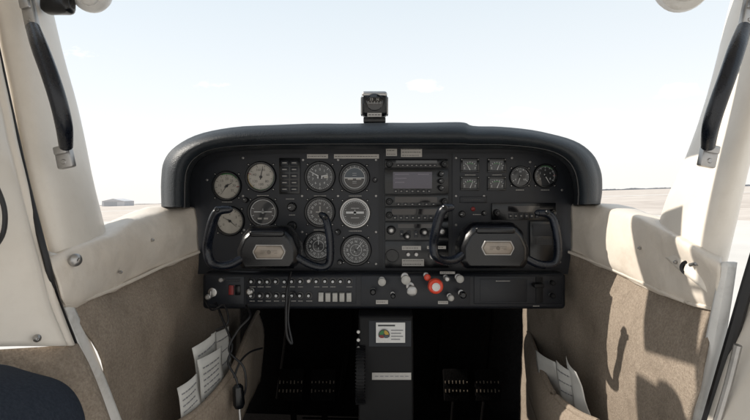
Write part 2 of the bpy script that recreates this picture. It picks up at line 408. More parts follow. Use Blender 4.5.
mb=MB('blk'); mb.pbox(385,241,448.5,268,.003,.006,0,.001); mb.build('blank_panel',ip)
gauge(392,256,6,'small',[(20,.7,.12)],screws=False)
placard(402,246,421,250,1,h=.0065); placard(402,259,424,266,2,h=.0065); placard(427,246,446,249,1,h=.0065)
for p in ((408,254,2),(416,254,2),(432,256,3),(442,258,3)): knob(*p,.01,'alloy',None,.006)
radio(492,203,556,220,(508,206,540,212),6,True,'radio_unit')
mb=MB('blk'); mb.pbox(530,221,560,262,.003,.012,0,.002)
mb.pbox(533,224,557,236,.012,.0135,'plate',.0006); mb.build('equipment_box',ip)
mb=MB('plate'); mb.pbox(460,196.5,487,203,.003,.006,0,.001); mb.build('label_strip',ip)
placard(463,198,484,201.6,1,mi='plate',h=.0062)
mb=MB('redd'); mb.lathe(PP(473,209,.003),YV,[(.0055,0),(.005,.003),(.002,.005)],16,0); mb.build('warning_light',ip)
placard(536,239,552,245,3,h=.0125,mi='plate')
for p in ((462,214,3),(484,213,2.2),(552,212,2.6)): knob(*p,.01)

# ---- sub panel
mb=MB('panel')
mb.box((W(384,0,1.18).x,-.02,(W(0,273,1.16).z+W(0,309,1.16).z)/2),(W(566,0,1.16).x-W(203,0,1.16).x,.05,abs(W(0,273,1.16).z-W(0,309,1.16).z)),0,bev=.010,seg=4)
mb.build('sub_panel',ip)
HS=.0452
def axisat(px,py,L):
    c=PP(px,py,HS+L); c.y=-HS; return c
def wkn(px,py,r,L,mi,shaft='alloy',nm='control_knob',par=None):
    mb=MB(mi); R=r*S; c=axisat(px,py,L)
    mb.lathe(c,YV,[(R*.9,0),(R*.8,.004),(R*.35,.005),(R*.35,L-.01)],16,shaft)
    mb.lathe(c,YV,[(R*.4,L-.012),(R*.9,L-.010),(R,L-.004),(R*.95,L+.002),(R*.6,L+.004)],22,0)
    return mb.build(nm,ip)
mb=MB('plate'); mb.pbox(206,276.5,244,304,HS-.001,HS+.0012,0,.0008); mb.build('switch_plate',ip)
mb=MB('plate'); mb.pbox(246,276.5,356,304,HS-.001,HS+.0012,0,.0008); mb.build('switch_plate',ip)
mb=MB('metal'); c=PP(213,292,HS); mb.lathe(c,YV,[(.011,0),(.010,.005),(.006,.006)],20,0); mb.box(c+YV*.012,(.003,.014,.012),'alloy',bev=.001); mb.build('ignition_switch',ip)
wkn(208,297,2.8,.02,'alloy'); wkn(221,280,2.4,.016,'alloy')
switch(231.5,290,4.6,9,'redd','master_switch',h0=HS)
switch(238,290,4.6,9,'blk','master_switch',h0=HS)
placard(225,279,240,282,1,h=HS+.0015,mi='plate')
mbk=MB('blk'); cc=PP(252,281,HS); mbk.lathe(cc,YV,[(.0085,0),(.0085,.003),(.005,.0032),(.0048,.009),(.0036,.010)],16,0)
mbk.lathe(cc,YV,[(.0032,.0102),(.0028,.0106)],12,'wht')
b0=mbk.build('circuit_breaker',ip,center=cc)
for k in range(1,13):
    if k!=7: copyto(b0,ip,PP(252+k*8.1+random.uniform(-.5,.5),281+random.uniform(-.3,.3),HS-(.003 if k==4 else 0)))
for k in range(0,8): copyto(b0,ip,PP(252+k*8.1+random.uniform(-.5,.5),295,HS+(.004 if k==5 else 0)))
wkn(252+7*8.1,281,2.4,.02,'alloy')
for k in range(13):
    x=252+k*8.1
    if k%4!=3: engraved(x,286.8,5,HS+.0014)
for k in range(8): engraved(252+k*8.1,301,4.6,HS+.0014)
for k in range(5): switch(321+k*7,297,4.6,8.5,'knobw','rocker_switch',h0=HS)
wkn(249.5,292,3.2,.02,'metal')
mb=MB('plate'); mb.pbox(361,276,470,305,HS-.001,HS+.0012,0,.0008); mb.build('control_plate',ip)
wkn(382,282,3.8,.03,'knobw'); wkn(393,296,2.4,.03,'blk'); wkn(406,280,4.4,.05,'knobw'); wkn(412,291,4.8,.06,'alloy'); wkn(427.5,277.5,3.2,.035,'red')
wkn(373,292,3.0,.02,'blk'); wkn(460,279,3.8,.03,'knobw'); wkn(451,298,3.0,.028,'knobw'); wkn(463,295,3.4,.03,'blk'); wkn(447,279,2.8,.028,'alloy')
mb=MB('red'); c=axisat(435.5,286,.055)
mb.lathe(c,YV,[(.006,0),(.0045,.004),(.0045,.05)],14,'alloy')
R=8*S*.9
pr=[(R*.4,.046),(R*.86,.047),(R*.97,.050),(R,.054),(R*.97,.059),(R*.88,.063),(R*.7,.065),(R*.55,.064)]
mb.lathe(c,YV,pr,40,0)
mb.lathe(c,YV,[(R*.52,.0635),(R*.52,.067),(R*.35,.068)],24,'white')
mb.build('mixture_knob',ip)
mb=MB('panel'); mb.pbox(474,276,562,304,HS-.001,HS+.002,0,.002); mb.pbox(480,279,527,302,HS+.002,HS+.003,'panel',.0008); mb.build('glove_box_lid',ip)
mb=MB('pdark'); mb.pbox(536,277,543,303,HS+.001,HS+.004,0,.001); mb.pbox(534.5,284,544.5,288,HS+.004,HS+.025,0,.002); mb.build('flap_lever',ip)
wkn(553,283,2.4,.016,'pdark'); wkn(553,296,2.4,.016,'pdark')
placard(438,301,448,304,1,h=HS+.0015); placard(376,300,388,304,1,h=HS+.0015); placard(440,271.5,455,274,1,h=HS-.001)
engraved(503,281,14,HS+.0035); engraved(536,306,6,HS+.0015)

# ============================================================ COMPASS
cd=1.17
c0=W(374.5,124,cd); k=cd/F
cp=empty('magnetic_compass',c0,'small black magnetic compass with silver cap on padded dash','compass')
mb=MB('blk'); 
mb.box(c0+Vector((0,.0,.5*k*6)),(22*k,.04,6*k),0,bev=.003)
mb.box(c0+Vector((0,0,18*k)),(26*k,.045,22*k),0,bev=.009,seg=3); mb.build('housing',cp)
mb=MB('alloy')
mb.box(c0+Vector((0,0,28.3*k)),(25*k,.044,6*k),0,bev=.006,seg=3)
for sx in (-1,1): mb.box(c0+Vector((sx*12.8*k,-.002,17*k)),(1.6*k,.03,17*k),0,bev=.001)
mb.build('silver_cap',cp)
mb=MB('disp'); mb.lathe(c0+Vector((0,-.0225,20*k)),YV,[(8.5*k,-.004),(8.5*k,.001),(7*k,.003)],28,0); mb.build('lens',cp)
mb=MB('plac')
for i in range(-4,5): mb.bar(c0+Vector((i*1.5*k,-.027,18*k)),0,0,(2.6 if i%2==0 else 1.5)*k,.0008,0)
mb.text('33',c0+Vector((-3*k,-.027,22.3*k)),.008,'plac'); mb.text('N',c0+Vector((3*k,-.027,22.3*k)),.008,'plac')
mb.build('compass_card',cp)
mb=MB('plac'); mb.box(c0+Vector((0,-.0235,7.5*k)),(14*k,.001,4*k),0)
for i in range(4): mb.box(c0+Vector(((-4.6+3*i)*k,-.0242,7.5*k)),(2*k,.0004,.7*k),'ink')
mb.build('placard',cp)

# ============================================================ YOKES
def yoke(hub,plate_c,Lp,Rp,label):
    x0,y0,x1,y1=hub; cx=(x0+x1)/2; cy=(y0+y1)/2; d=1.06; k=d/F
    c=W(cx,cy,d)
    y=empty('control_yoke',c,label,'control yoke','pair of control yokes')
    mb=MB('blk2')
    w=(x1-x0)*k; h=(y1-y0)*k
    pr=[(-.50,-.30),(-.50,.0),(-.42,.30),(-.32,.46),(-.26,.50),(.26,.50),(.32,.46),(.42,.30),(.50,.0),(.50,-.30),(.42,-.47),(-.42,-.47)]
    vs=[];n=len(pr)
    lay=((.055,.86),(.035,.98),(.0,1.0),(-.018,.95),(-.028,.80))
    for yy,s_ in lay:
        for a,b in pr: vs.append(c+Vector((a*w*s_,yy,b*h*s_-(.004 if yy<0 else 0))))
    fs=[[j*n+i,j*n+(i+1)%n,(j+1)*n+(i+1)%n,(j+1)*n+i] for j in range(len(lay)-1) for i in range(n)]
    fs+= [list(range(n)),[(len(lay)-1)*n+i for i in range(n)]]
    mb.add(vs,fs,0)
    hb=mb.build('hub',y,ang=50)
    md=hb.modifiers.new('b','BEVEL'); md.width=.003; md.segments=3; md.limit_method='ANGLE'; md.angle_limit=math.radians(20)
    mb=MB('blk2'); mb.box(c+Vector((0,-.006,h*.34)),(w*.55,.05,h*.16),0,bev=.006,seg=3); mb.build('hub_cap',y)
    e=W(plate_c[0],plate_c[1],d-.031)
    def octo(rx,rz,dy,th,mi,mb):
        pts=[(-1,.12),(-.80,1),(.80,1),(1,.12),(1,-.12),(.80,-1),(-.80,-1),(-1,-.12)]
        vs=[e+Vector((a*rx,dy,b*rz)) for a,b in pts]+[e+Vector((a*rx*.94,dy-th,b*rz*.9)) for a,b in pts]
        mb.add(vs,[[i,(i+1)%8,8+(i+1)%8,8+i] for i in range(8)]+[list(range(8,16))],mi)
    mb=MB('alloy','emblem','embl2'); octo(16.5*k,7.6*k,.004,.004,'alloy',mb); octo(15*k,6.3*k,-.0003,.0006,'embl2',mb); octo(13.6*k,5.3*k,-.0011,.0008,'emblem',mb)
    for sx in (-1,1):
        for j in range(3): mb.box(e+Vector((sx*(5.0+j*.8)*k,-.0021,(1.5-j*1.4)*k)),((6.2-j*1.6)*k,.0005,.35*k),'embl2')
    mb.lathe(e+Vector((0,-.0019,0)),YV,[(2.0*k,0),(1.8*k,.0006)],16,'embl2')
    mb.build('emblem_plate',y)
    for nm,pts in (('grip',Lp),('grip',Rp)):
        mb=MB('rub'); P=[W(a,b,dd) for a,b,dd,_ in pts]; mb.tube(P,[r*.001 for _,_,_,r in pts],14,0,7,flat=1.35)
        mb.lathe(P[-1],(P[-1]-P[-2]),[(pts[-1][3]*.001,-.002),(pts[-1][3]*.0008,.004),(pts[-1][3]*.0004,.007)],14,'rub')
        t=P[-2]; mb.lathe(t,(0,-1,.3),[(.005,.004),(.005,pts[-2][3]*.001+.006),(.003,pts[-2][3]*.001+.008)],12,'blk')
        mb.build(nm,y)
    mb=MB('alloy'); a=W(cx,cy-1,d); b=Vector((a.x,0.02,a.z)); mb.lathe(a,b-a,[(.0135,0),(.0135,(b-a).length)],20,0)
    mb.lathe(Vector((a.x,-.022,a.z)),(0,1,0),[(.026,0),(.03,.02)],24,'blk')
    mb.build('control_shaft',y)
    return y
yoke((238,226,301,268),(269,252),
 [(246,256,1.05,9),(232,264,1.03,9),(219,265.5,1.015,8.5),(210,261,1.0,8.5),(207.5,248,1.0,9),(210,232,.985,9.2),(214,218,.975,9.2),(219,211,.97,8.8),(229,209.5,.975,7.5)],
 [(297,257,1.05,8.5),(312,265,1.05,8.5),(324,267,1.05,8),(329.5,262,1.05,8),(330.5,248,1.05,8.2),(329,232,1.05,8.2),(326,219,1.055,7.8),(322,215,1.06,7)],
 'black control yoke with angular hub and bronze emblem plate')
yoke((457,222,528,268),(498,248),
 [(465,252,1.05,9),(454,260,1.04,9),(442,260,1.02,8.5),(435,255,1.0,8.5),(433.5,243,1.0,9),(436,229,.985,9.2),(440,215,.975,9.2),(444,209,.97,8.8),(451,207.5,.975,7.5)],
 [(522,256,1.05,8.5),(537,263.5,1.05,8.5),(550,264.5,1.05,8),(556.5,260,1.05,8.2),(558,246,1.05,8.5),(556,230,1.05,8.5),(552,218,1.055,8.2),(546,213.5,1.06,8),(538,213,1.06,7.2)],
 'black control yoke with angular hub and bronze emblem plate')

# ============================================================ PEDESTAL
pe=empty('center_pedestal',W(385,430,1.1),'black centre pedestal with trim wheel and warning placard below panel','pedestal')
def Q(px,py,d=1.10): return W(px,py,d)
mb=MB('pdark')
a=Q(358,312); b=Q(414,430)
w=b.x-a.x; cxp=(a.x+b.x)/2
vs=[]
pro=[(W(0,308,1.17).z,-.03),(W(0,316,1.13).z,-.07),(W(0,345,1.11).z,-.085),(W(0,430,1.08).z,-.09),(ZC-.72,-.09)]
for z,y in pro:
    vs+=[Vector((cxp-w/2,y,z)),Vector((cxp+w/2,y,z)),Vector((cxp+w/2,.25,z)),Vector((cxp-w/2,.25,z))]
fs=[[4*j+i,4*j+(i+1)%4,4*j+4+(i+1)%4,4*j+4+i] for j in range(4) for i in range(4)]+[[0,1,2,3],[16,17,18,19]]
mb.add(vs,fs,0); o=mb.build('housing',pe); md=o.modifiers.new('b','BEVEL'); md.width=.005; md.segments=3
def fr(px,py,out=.0):
    z=W(0,py,1.11).z; y=-.07
    for (z0,y0),(z1,y1) in zip(pro,pro[1:]):
        if z1<=z<=z0: y=y0+(y1-y0)*(z-z0)/(z1-z0); break
    d=D0+y; return W(px,py,d)+Vector((0,-out,0))
def qd(mb,x0,y0,x1,y1,out,mi,th=.002):
    p=[fr(x0,y0,out),fr(x1,y0,out),fr(x1,y1,out),fr(x0,y1,out)]; q=[v+Vector((0,th,0)) for v in p]
    mb.add(p+q,[[0,1,2,3],[4,5,6,7],[0,1,5,4],[1,2,6,5],[2,3,7,6],[3,0,4,7]],mi)
mb=MB('panel'); qd(mb,369,320.5,411,346,.0025,'panel'); mb.build('trim_plate',pe)
mb=MB('white'); qd(mb,376,322,405,342,.005,'white'); qd(mb,378,324,395,325.6,.0056,'ink',.0003)
for j,(x0,x1) in enumerate(((391,403),(391,401),(391,403),(391,400))): qd(mb,x0,329+j*3,x1,330+j*3,.0056,'inkp',.0003)
cq=fr(384,334,.0065); mb.arc(cq,0,2*math.pi,0,.0125,'ink',24)
for q_,mm in enumerate(('yel','dialB','redd','grn')): mb.arc(cq+YV*.0004,q_*math.pi/2+.08,(q_+1)*math.pi/2-.08,.003,.0105,mm,8)
mb.build('placard',pe)
mb=MB('plac'); qd(mb,372,372,411,379,.004,'plac'); 
for x in range(375,408,5): qd(mb,x,375,x+3.4,375.8,.0046,'inkp',.0003)
mb.build('placard',pe)
c=W(361,372,1.13); mb=MB('pdark')
mb.lathe(c-Vector((.01,0,0)),(1,0,0),[(.055,0),(.066,.002),(.066,.018),(.055,.02)],48,0)
for k_ in range(60):
    a=2*math.pi*k_/60; mb.box(c+Vector((0,math.cos(a)*.066,math.sin(a)*.066)),(.021,.0025,.0025),0,rot=Matrix.Rotation(a,3,'X'))
mb.build('trim_wheel',pe)
for y_ in (331,339,347,355): 
    mb=MB('alloy'); mb.lathe(fr(358.5,y_,.004),YV,[(.0042,0),(.0035,.004)],12,0); mb.build('fastener',pe)

# ============================================================ FLOOR, FIREWALL, PEDALS
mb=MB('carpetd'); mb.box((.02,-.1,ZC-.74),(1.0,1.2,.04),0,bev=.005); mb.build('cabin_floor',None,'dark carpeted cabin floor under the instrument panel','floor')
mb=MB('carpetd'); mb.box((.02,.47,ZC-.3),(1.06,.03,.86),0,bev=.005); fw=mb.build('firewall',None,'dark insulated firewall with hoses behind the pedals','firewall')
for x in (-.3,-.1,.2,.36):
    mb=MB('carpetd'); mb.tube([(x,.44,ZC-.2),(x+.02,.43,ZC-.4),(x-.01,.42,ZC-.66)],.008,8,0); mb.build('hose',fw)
for i,px in enumerate((291,323,456,487)):
    b=W(px,395,1.5)
    p=empty('rudder_pedal',b,'black rudder pedal with worn tan cleats','rudder pedal','rudder pedals in the footwell')
    R=Matrix.Rotation(-.35,3,'X')
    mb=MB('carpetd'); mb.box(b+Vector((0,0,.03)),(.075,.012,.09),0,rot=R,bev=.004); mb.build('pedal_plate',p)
    mb=MB('tan')
    for j in range(7):
        for k_ in range(2):
            mb.box(b+Vector((-.032+.0107*j,0,.03))+R@Vector((0,-.008,-.016+.024*k_)),(.003,.003,random.uniform(.004,.011)),0,rot=R,bev=.0008)
    mb.build('cleat',p)
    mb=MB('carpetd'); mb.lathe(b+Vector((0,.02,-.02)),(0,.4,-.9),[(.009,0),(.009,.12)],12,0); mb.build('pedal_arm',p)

# ============================================================ LEFT WALL
XL=-.43
def wl(d,z,x=XL): return Vector((x,d-D0,ZC+z))
lw=empty('cockpit_side_wall',wl(1.0,-.72),'cream vinyl and brown carpet side wall with screws','side wall')
mb=MB('cream')
LB=[(64,306,.73),(80,303,.77),(108,293,.87),(138,280,.98),(168,266,1.09),(199,254,1.2)]
mb.surf([[(45,250,.78),(72,236,.83),(100,228,.95),(128,214,1.06),(158,206,1.16),(190,205,1.25)],
 [(48,256,.72),(75,243,.78),(106,232,.89),(133,218,1.0),(163,209,1.10),(194,208,1.19)],
 [(51,262,.70),(76,250,.755),(109,238,.865),(137,225,.975),(166,216,1.075),(196,214,1.175)],
 [(57,280,.70),(78,268,.745),(110,257,.85),(140,245,.96),(170,236,1.06),(197,232,1.175)],
 [(62,298,.705),(80,294,.75),(108,284,.855),(138,271,.965),(168,257,1.07),(198,247,1.185)],LB],8,7,0,disp=.006,dscale=10)
mb.build('vinyl_liner',lw,sol=.003,ang=80)
mb=MB('cream'); mb.tube([W(a,b-2,d-.012) for a,b,d in LB],.0035,8,0,6); mb.build('liner_piping',lw)
top=[(63,302,.735),(80,298,.775),(108,288,.875),(138,275,.985),(168,261,1.095),(199,249,1.205),(228,262,1.4),(252,275,1.6)]
mid=[wl(d,-.36,-.43) for d in (.825,.875,.94,1.02,1.11,1.2,1.4,1.6)]
mb=MB('carpet'); mb.surf([top,[wl(d,-.25,-.428) for d in (.78,.835,.91,1.0,1.1,1.2,1.4,1.6)],mid,[wl(d,-.55,-.43) for d in (.87,.92,.97,1.04,1.12,1.2,1.4,1.6)],[wl(d,-.72,-.42) for d in (.93,.96,1.0,1.05,1.12,1.2,1.4,1.6)]],5,6,0,disp=.008,dscale=8)
mb.build('carpet_panel',lw,sol=.004,ang=80)
mb=MB('creamp')
LE=[(-45,-60),(-10,0),(0,50),(13,110),(30,185),(50,262),(58,285)]
RE=[(34,-60),(49,0),(64,60),(79,120),(92,180),(104,228),(109,248)]
rows=[]
for (a,b),(a2,b2) in zip(LE,RE):
    rows.append([(a,b,.79),(a+1,b,.735),(a+(a2-a)*.3,b+(b2-b)*.3,.745),(a+(a2-a)*.65,b+(b2-b)*.65,.80),(a2-3,b2,.885),(a2,b2,.93),(a2-3,b2,.98)])
mb.surf(rows,6,6,0,disp=.0015,dscale=8); mb.build('door_post',lw,sol=.004,ang=70)
mb=MB('white'); mb.surf([[(44,250,.72),(50,252,.715),(60,255,.725)],[(55,298,.73),(62,299,.722),(72,302,.745)],[(73,344,.765),(81,345,.757),(92,347,.78)],[(100,420,.83),(109,421,.82),(123,423,.84)],[(120,480,.90),(131,481,.89),(146,484,.91)]],4,5,0,disp=.001); mb.build('door_sill_strip',lw,sol=.003)
mb=MB('cable'); mb.tube([W(-14,0,.72),W(-3,50,.715),W(10,110,.71),(W(27,185,.705)),W(46,258,.695),W(57,300,.71),W(75,346,.745),W(103,422,.81),W(124,482,.87)],.0045,8,0,5); mb.build('door_seal',lw)
def bolt(px,py,d,r,nrm,par,mi='alloy'):
    mb=MB(mi); c=W(px,py,d); mb.lathe(c,nrm,[(r,0),(r,.002),(r*.8,.005),(r*.3,.007)],20,0); mb.bar(c+Vector(nrm).normalized()*.0075,.6,-r*.5,r*.5,r*.15,'ink'); mb.build('screw',par)
bolt(75,260,.735,.0095,(.8,-.6,0),lw); bolt(152,240,1.0,.003,(.8,-.6,0),lw); bolt(120,272,.88,.003,(.8,-.6,0),lw)
def handle(pts,rad,top,bot,par,side):
    g=empty('grab_handle',W(*pts[len(pts)//2]),parent=par)
    mb=MB('rub'); P=[W(*p) for p in pts]; mb.tube(P,rad,16,0,7); mb.build('grip',g)
    for (x,y,d,w,h,rot) in (top,bot):
        k=d/F; mb=MB('alloy'); c=W(x,y,d); R=Matrix.Rotation(rot,3,'Y')
        mb.box(c,(w*k,.012,h*k),0,rot=R,bev=.003)
        mb.box(c+R@Vector((0,-.005,h*k*.28)),(w*k*.8,.012,h*k*.35),0,rot=R,bev=.002)
        mb.lathe(c+R@Vector((0,-.006,-h*k*.22)),YV,[(w*k*.17,0),(w*k*.12,.0015)],12,'alloy')
        mb.build('bracket',g)
handle([(33,28,.71),(40,48,.68),(50,75,.665),(58,100,.665),(64,125,.68),(66,146,.71)],[.009,.0105,.0105,.0105,.0105,.009],(30,14,.73,12,34,-.2),(65,157,.73,16,23,-.2),lw,1)
ld=empty('cabin_door',W(20,345,.66),'cream cabin door with brown carpeted lower panel','door')
seam=[(-18,-40),(-14,0),(-3,50),(10,110),(27,185),(46,260),(57,300),(74,346)]
rows=[[(-190,b,.46),(-110,b,.52),(-40+a*.3,b,.61),(a-14,b,.672),(a-9,b,.69),(a-1,b,.70),(a,b,.73)] for a,b in seam]
mb=MB('creamp'); mb.surf(rows,5,5,0,disp=.002,dscale=9); mb.build('door_skin',ld,sol=.004,ang=70)
rows=[[(-190,b+8,.465),(-110,b+6,.525),(-40+a*.3,b+4,.615),(a-2,b,.705),(a,b,.735)] for a,b in ((73,345),(84,372),(102,420),(126,480))]
mb=MB('carpet'); mb.surf(rows,5,5,0,disp=.004); mb.build('door_carpet',ld,sol=.006,ang=70)
mb=MB('cable'); mb.tube([W(-60,120,.56),W(-20,160,.60),W(-2,190,.625),W(5,215,.63),W(0,240,.625),W(-25,262,.59),W(-70,270,.54)],.003,8,0,6); mb.build('window_gasket',ld)
bolt(37,338,.648,.005,(.6,-.8,0),ld)
# ============================================================ RIGHT WALL
XR=.465
rw=empty('cockpit_side_wall',wl(1.0,-.72,XR),'cream vinyl side wall with brown carpet catching sunlight and open latch hole','side wall')
mb=MB('cream')
RB=[(569,254,1.2),(600,266,1.09),(632,280,.98),(662,294,.87),(690,305,.80),(713,310,.74)]
mb.surf([[(578,202,1.25),(606,204,1.16),(636,210,1.05),(665,220,.95),(695,234,.84),(725,250,.78)],
 [(573,205,1.19),(600,207,1.10),(631,214,.99),(659,225,.89),(690,241,.78),(722,260,.715)],
 [(572,211,1.175),(599,214,1.08),(630,222,.97),(658,232,.865),(689,248,.76),(720,266,.70)],
 [(571,230,1.175),(602,238,1.06),(634,249,.95),(664,258,.85),(693,271,.765),(718,286,.705)],
 [(570,247,1.185),(600,258,1.07),(632,272,.965),(662,286,.86),(690,297,.78),(714,303,.72)],RB],8,7,0,disp=.006,dscale=10)
mb.build('vinyl_liner',rw,sol=.003,ang=80)
mb=MB('cream'); mb.tube([W(a,b-2,d-.012) for a,b,d in RB],.0035,8,0,6); mb.build('liner_piping',rw)
top=[(712,305,.745),(690,301,.80),(662,290,.875),(632,276,.985),(600,262,1.095),(570,250,1.205),(545,262,1.4),(522,275,1.6)]
mb=MB('carpet'); mb.surf([top,[wl(d,-.25,.468) for d in (.72,.79,.87,.98,1.09,1.2,1.4,1.6)],[wl(d,-.36,.467) for d in (.755,.83,.9,1.0,1.1,1.2,1.4,1.6)],[wl(d,-.55,.465) for d in (.80,.86,.92,1.0,1.1,1.2,1.4,1.6)],[wl(d,-.72,.455) for d in (.85,.9,.95,1.02,1.1,1.2,1.4,1.6)]],5,6,0,disp=.008,dscale=8)
mb.build('carpet_panel',rw,sol=.004,ang=80)
mb=MB('creamp')
RE=[(800,-60),(788,0),(776,60),(762,110),(748,165),(734,225),(724,265),(716,300)]
LE=[(748,-60),(732,0),(718,60),(704,110),(687,158),(669,197),(659,228),(655,250)]
rows=[]
for (a,b),(a2,b2) in zip(RE,LE):
    rows.append([(a,b,.79),(a-1,b,.735),(a+(a2-a)*.3,b+(b2-b)*.3,.745),(a+(a2-a)*.65,b+(b2-b)*.65,.80),(a2+3,b2,.885),(a2,b2,.93),(a2+3,b2,.98)])
mb.surf(rows,6,6,0,disp=.0015,dscale=8); mb.build('door_post',rw,sol=.004,ang=70)
mb=MB('white'); mb.surf([[(722,262,.70),(728,262,.695),(736,262,.70)],[(712,310,.72),(720,310,.71),(729,312,.71)],[(689,420,.765),(699,420,.755),(712,420,.755)],[(670,500,.83),(682,500,.82),(696,500,.82)]],3,5); mb.build('door_sill_strip',rw,sol=.004)
mb=MB('cable'); mb.tube([W(758,250,.68),W(746,290,.69),W(733,335,.70),W(708,420,.735),W(690,480,.77)],.008,10,0,5)
mb.build('door_seal',rw)
lt=empty('latch',W(687,268,.765),parent=rw)
mb=MB('pdark'); c=W(688,268,.772); mb.lathe(c,(-.8,-.6,0),[(.012,0),(.011,.003),(.007,.002),(.007,-.002)],20,0,); mb.build('recess',lt)
mb=MB('alloy'); mb.tube([W(690,265,.755),W(698,264,.742),W(706,270,.735)],.0028,10,0,4); mb.build('catch',lt)
mb=MB('pdark'); mb.tube([W(695,255,.752),W(702,259,.744),W(707,266,.735),W(708,275,.73)],[.001,.0035,.003,.001],8,0,4); mb.build('torn_edge',lt)
bolt(640,248,.92,.003,(-.8,-.6,0),rw); bolt(676,262,.80,.003,(-.8,-.6,0),rw)
handle([(744,28,.71),(737,48,.68),(728,75,.665),(719,100,.665),(711,125,.68),(708,146,.71)],[.009,.0105,.0105,.0105,.0105,.009],(748,14,.73,12,34,.2),(708,156,.73,16,23,.2),rw,-1)
rd_=empty('cabin_door',W(760,345,.66),'cream cabin door standing slightly open beside seat','door')
mb=MB('creamp'); mb.surf([[(a,b,.70),(a+40,b,.64),(a+120,b,.55),(a+200,b,.48)] for a,b in ((757,272),(745,310),(731,352),(712,410),(690,480))],4,4); mb.build('door_skin',rd_,sol=.005,ang=70)
mb=MB('alloy'); mb.tube([W(738,345,.66),W(728,385,.67),W(716,425,.68)],.005,8,0,4); mb.build('door_edge_trim',rd_)

# ---- map pockets, papers
def pocket(rows,label):
    g=empty('map_pocket',W(*rows[1][1]),label,'map pocket','map pockets on the kick panels')
    mb=MB('beige'); mb.surf(rows,5,5,0,disp=.002); mb.build('pouch',g,sol=.005,ang=80)
    mb=MB('beige'); mb.tube([W(*p) for p in rows[0]],.0065,10,0,6); mb.build('rolled_edge',g)
pocket([[(170,428,.90),(201,408,.97),(231,372,1.10),(247,334,1.33),(258,312,1.56)],
        [(178,442,.91),(210,421,.98),(240,384,1.11),(254,350,1.34),(264,335,1.56)],
        [(182,500,.93),(212,470,1.0),(236,430,1.14),(250,400,1.36),(260,380,1.56)]],'brown carpet map pocket stuffed with papers')
pocket([[(598,422,.93),(573,410,.99),(550,388,1.10),(536,352,1.33),(528,330,1.56)],
        [(589,436,.93),(564,425,.99),(542,402,1.11),(530,367,1.34),(524,345,1.56)],
        [(584,500,.95),(562,470,1.02),(545,440,1.14),(534,410,1.36),(528,390,1.56)]],'brown carpet map pocket holding folded sheets')
def sheet(c4,label,lines=9,mi='paper'):
    P=[W(*p) for p in c4]; mb=MB(mi); n=8; vs=[];fs=[]
    nrm=(P[1]-P[0]).cross(P[3]-P[0]).normalized()
    if nrm.y>0: nrm=-nrm
    def wv(u,v): return nrm*(.004*math.sin(u*3+v*2)+.0015*math.sin(v*11+u*2))
    for i in range(n+1):
        for j in range(n+1):
            u=i/n;v=j/n; p=P[0]*(1-u)*(1-v)+P[1]*u*(1-v)+P[2]*u*v+P[3]*(1-u)*v
            vs.append(p+wv(u,v))
    for i in range(n):
        for j in range(n): a=i*(n+1)+j; fs.append([a,a+1,a+n+2,a+n+1])
    mb.add(vs,fs,0)
    for k_ in range(lines):
        v=.10+.75*k_/lines; 
        def pt(u,v): return P[0]*(1-u)*(1-v)+P[1]*u*(1-v)+P[2]*u*v+P[3]*(1-u)*v+wv(u,v)+nrm*.0013
        u0=.12; 
        while u0<.78:
            w_=random.uniform(.05,.16); mb.add([pt(u0,v),pt(u0+w_,v),pt(u0+w_,v+.012),pt(u0,v+.012)],[[0,1,2,3]],'inkp'); u0+=w_+.04
    return mb.build('paper_sheet',None,label,'paper','papers in the map pockets',sol=.0012,ang=80)
sheet([(177,388,.93),(196,373,.965),(208,440,1.0),(186,460,.95)],'white printed sheet leaning in the map pocket')
sheet([(192,348,1.0),(215,331,1.07),(226,415,1.13),(204,440,1.05)],'white printed sheet standing in the map pocket')
sheet([(197,360,.985),(221,346,1.06),(229,420,1.10),(205,450,1.02)],'creased grey-white form in the map pocket',11)
sheet([(211,334,1.09),(228,326,1.15),(236,400,1.19),(220,420,1.13)],'narrow folded chart in the map pocket',5)
sheet([(536,350,1.22),(556,362,1.12),(566,430,1.13),(545,415,1.2)],'grey folded sheet in the map pocket',0)
sheet([(556,360,1.09),(574,372,1.03),(590,440,1.03),(566,430,1.09)],'white folded sheet in the map pocket',5)
sheet([(566,356,1.06),(577,372,1.01),(592,430,1.01),(582,430,1.03)],'thin white slip tucked into the map pocket',0)

# ---- cables
def cord(pts,r,label,plug=None,name='headset_cord'):
    mb=MB('cable'); mb.tube([W(*p) for p in pts],r,8,0,8)
    if plug:
        c=W(*plug[:3]); mb.lathe(c,(.1,-.1,-1),[(.006,-.012),(.011,-.006),(.012,.028),(.008,.036)],16,'blk'); mb.lathe(c,(.1,-.1,-1),[(.003,.036),(.003,.06)],8,'alloy')
    mb.build(name,None,label,'cable','headset cords')
cord([(216,303,1.14),(222,318,1.10),(232,345,1.07),(228,362,1.05),(236,378,1.04),(238,390,1.04)],.0026,'black headset cord with plug hanging below panel',(238,390,1.04))
cord([(246,305,1.14),(250,316,1.1),(238,330,1.08),(229,350,1.06),(243,366,1.05),(246,384,1.05),(243,396,1.05),(235,400,1.04)],.0024,'thin looping black headset cord beside map pocket')
cord([(291,272,1.12),(287,290,1.10),(286,315,1.09),(287,335,1.09),(292,343,1.09),(288,320,1.10),(290,296,1.11)],.0030,'black yoke wire looping down from the hub')
cord([(205,300,1.14),(212,310,1.12),(224,305,1.12),(228,322,1.10),(216,330,1.09)],.0022,'short black cord at panel corner')
cord([(262,348,1.2),(250,352,1.12),(240,362,1.08),(234,378,1.06)],.0022,'thin black cord draped across map pocket')

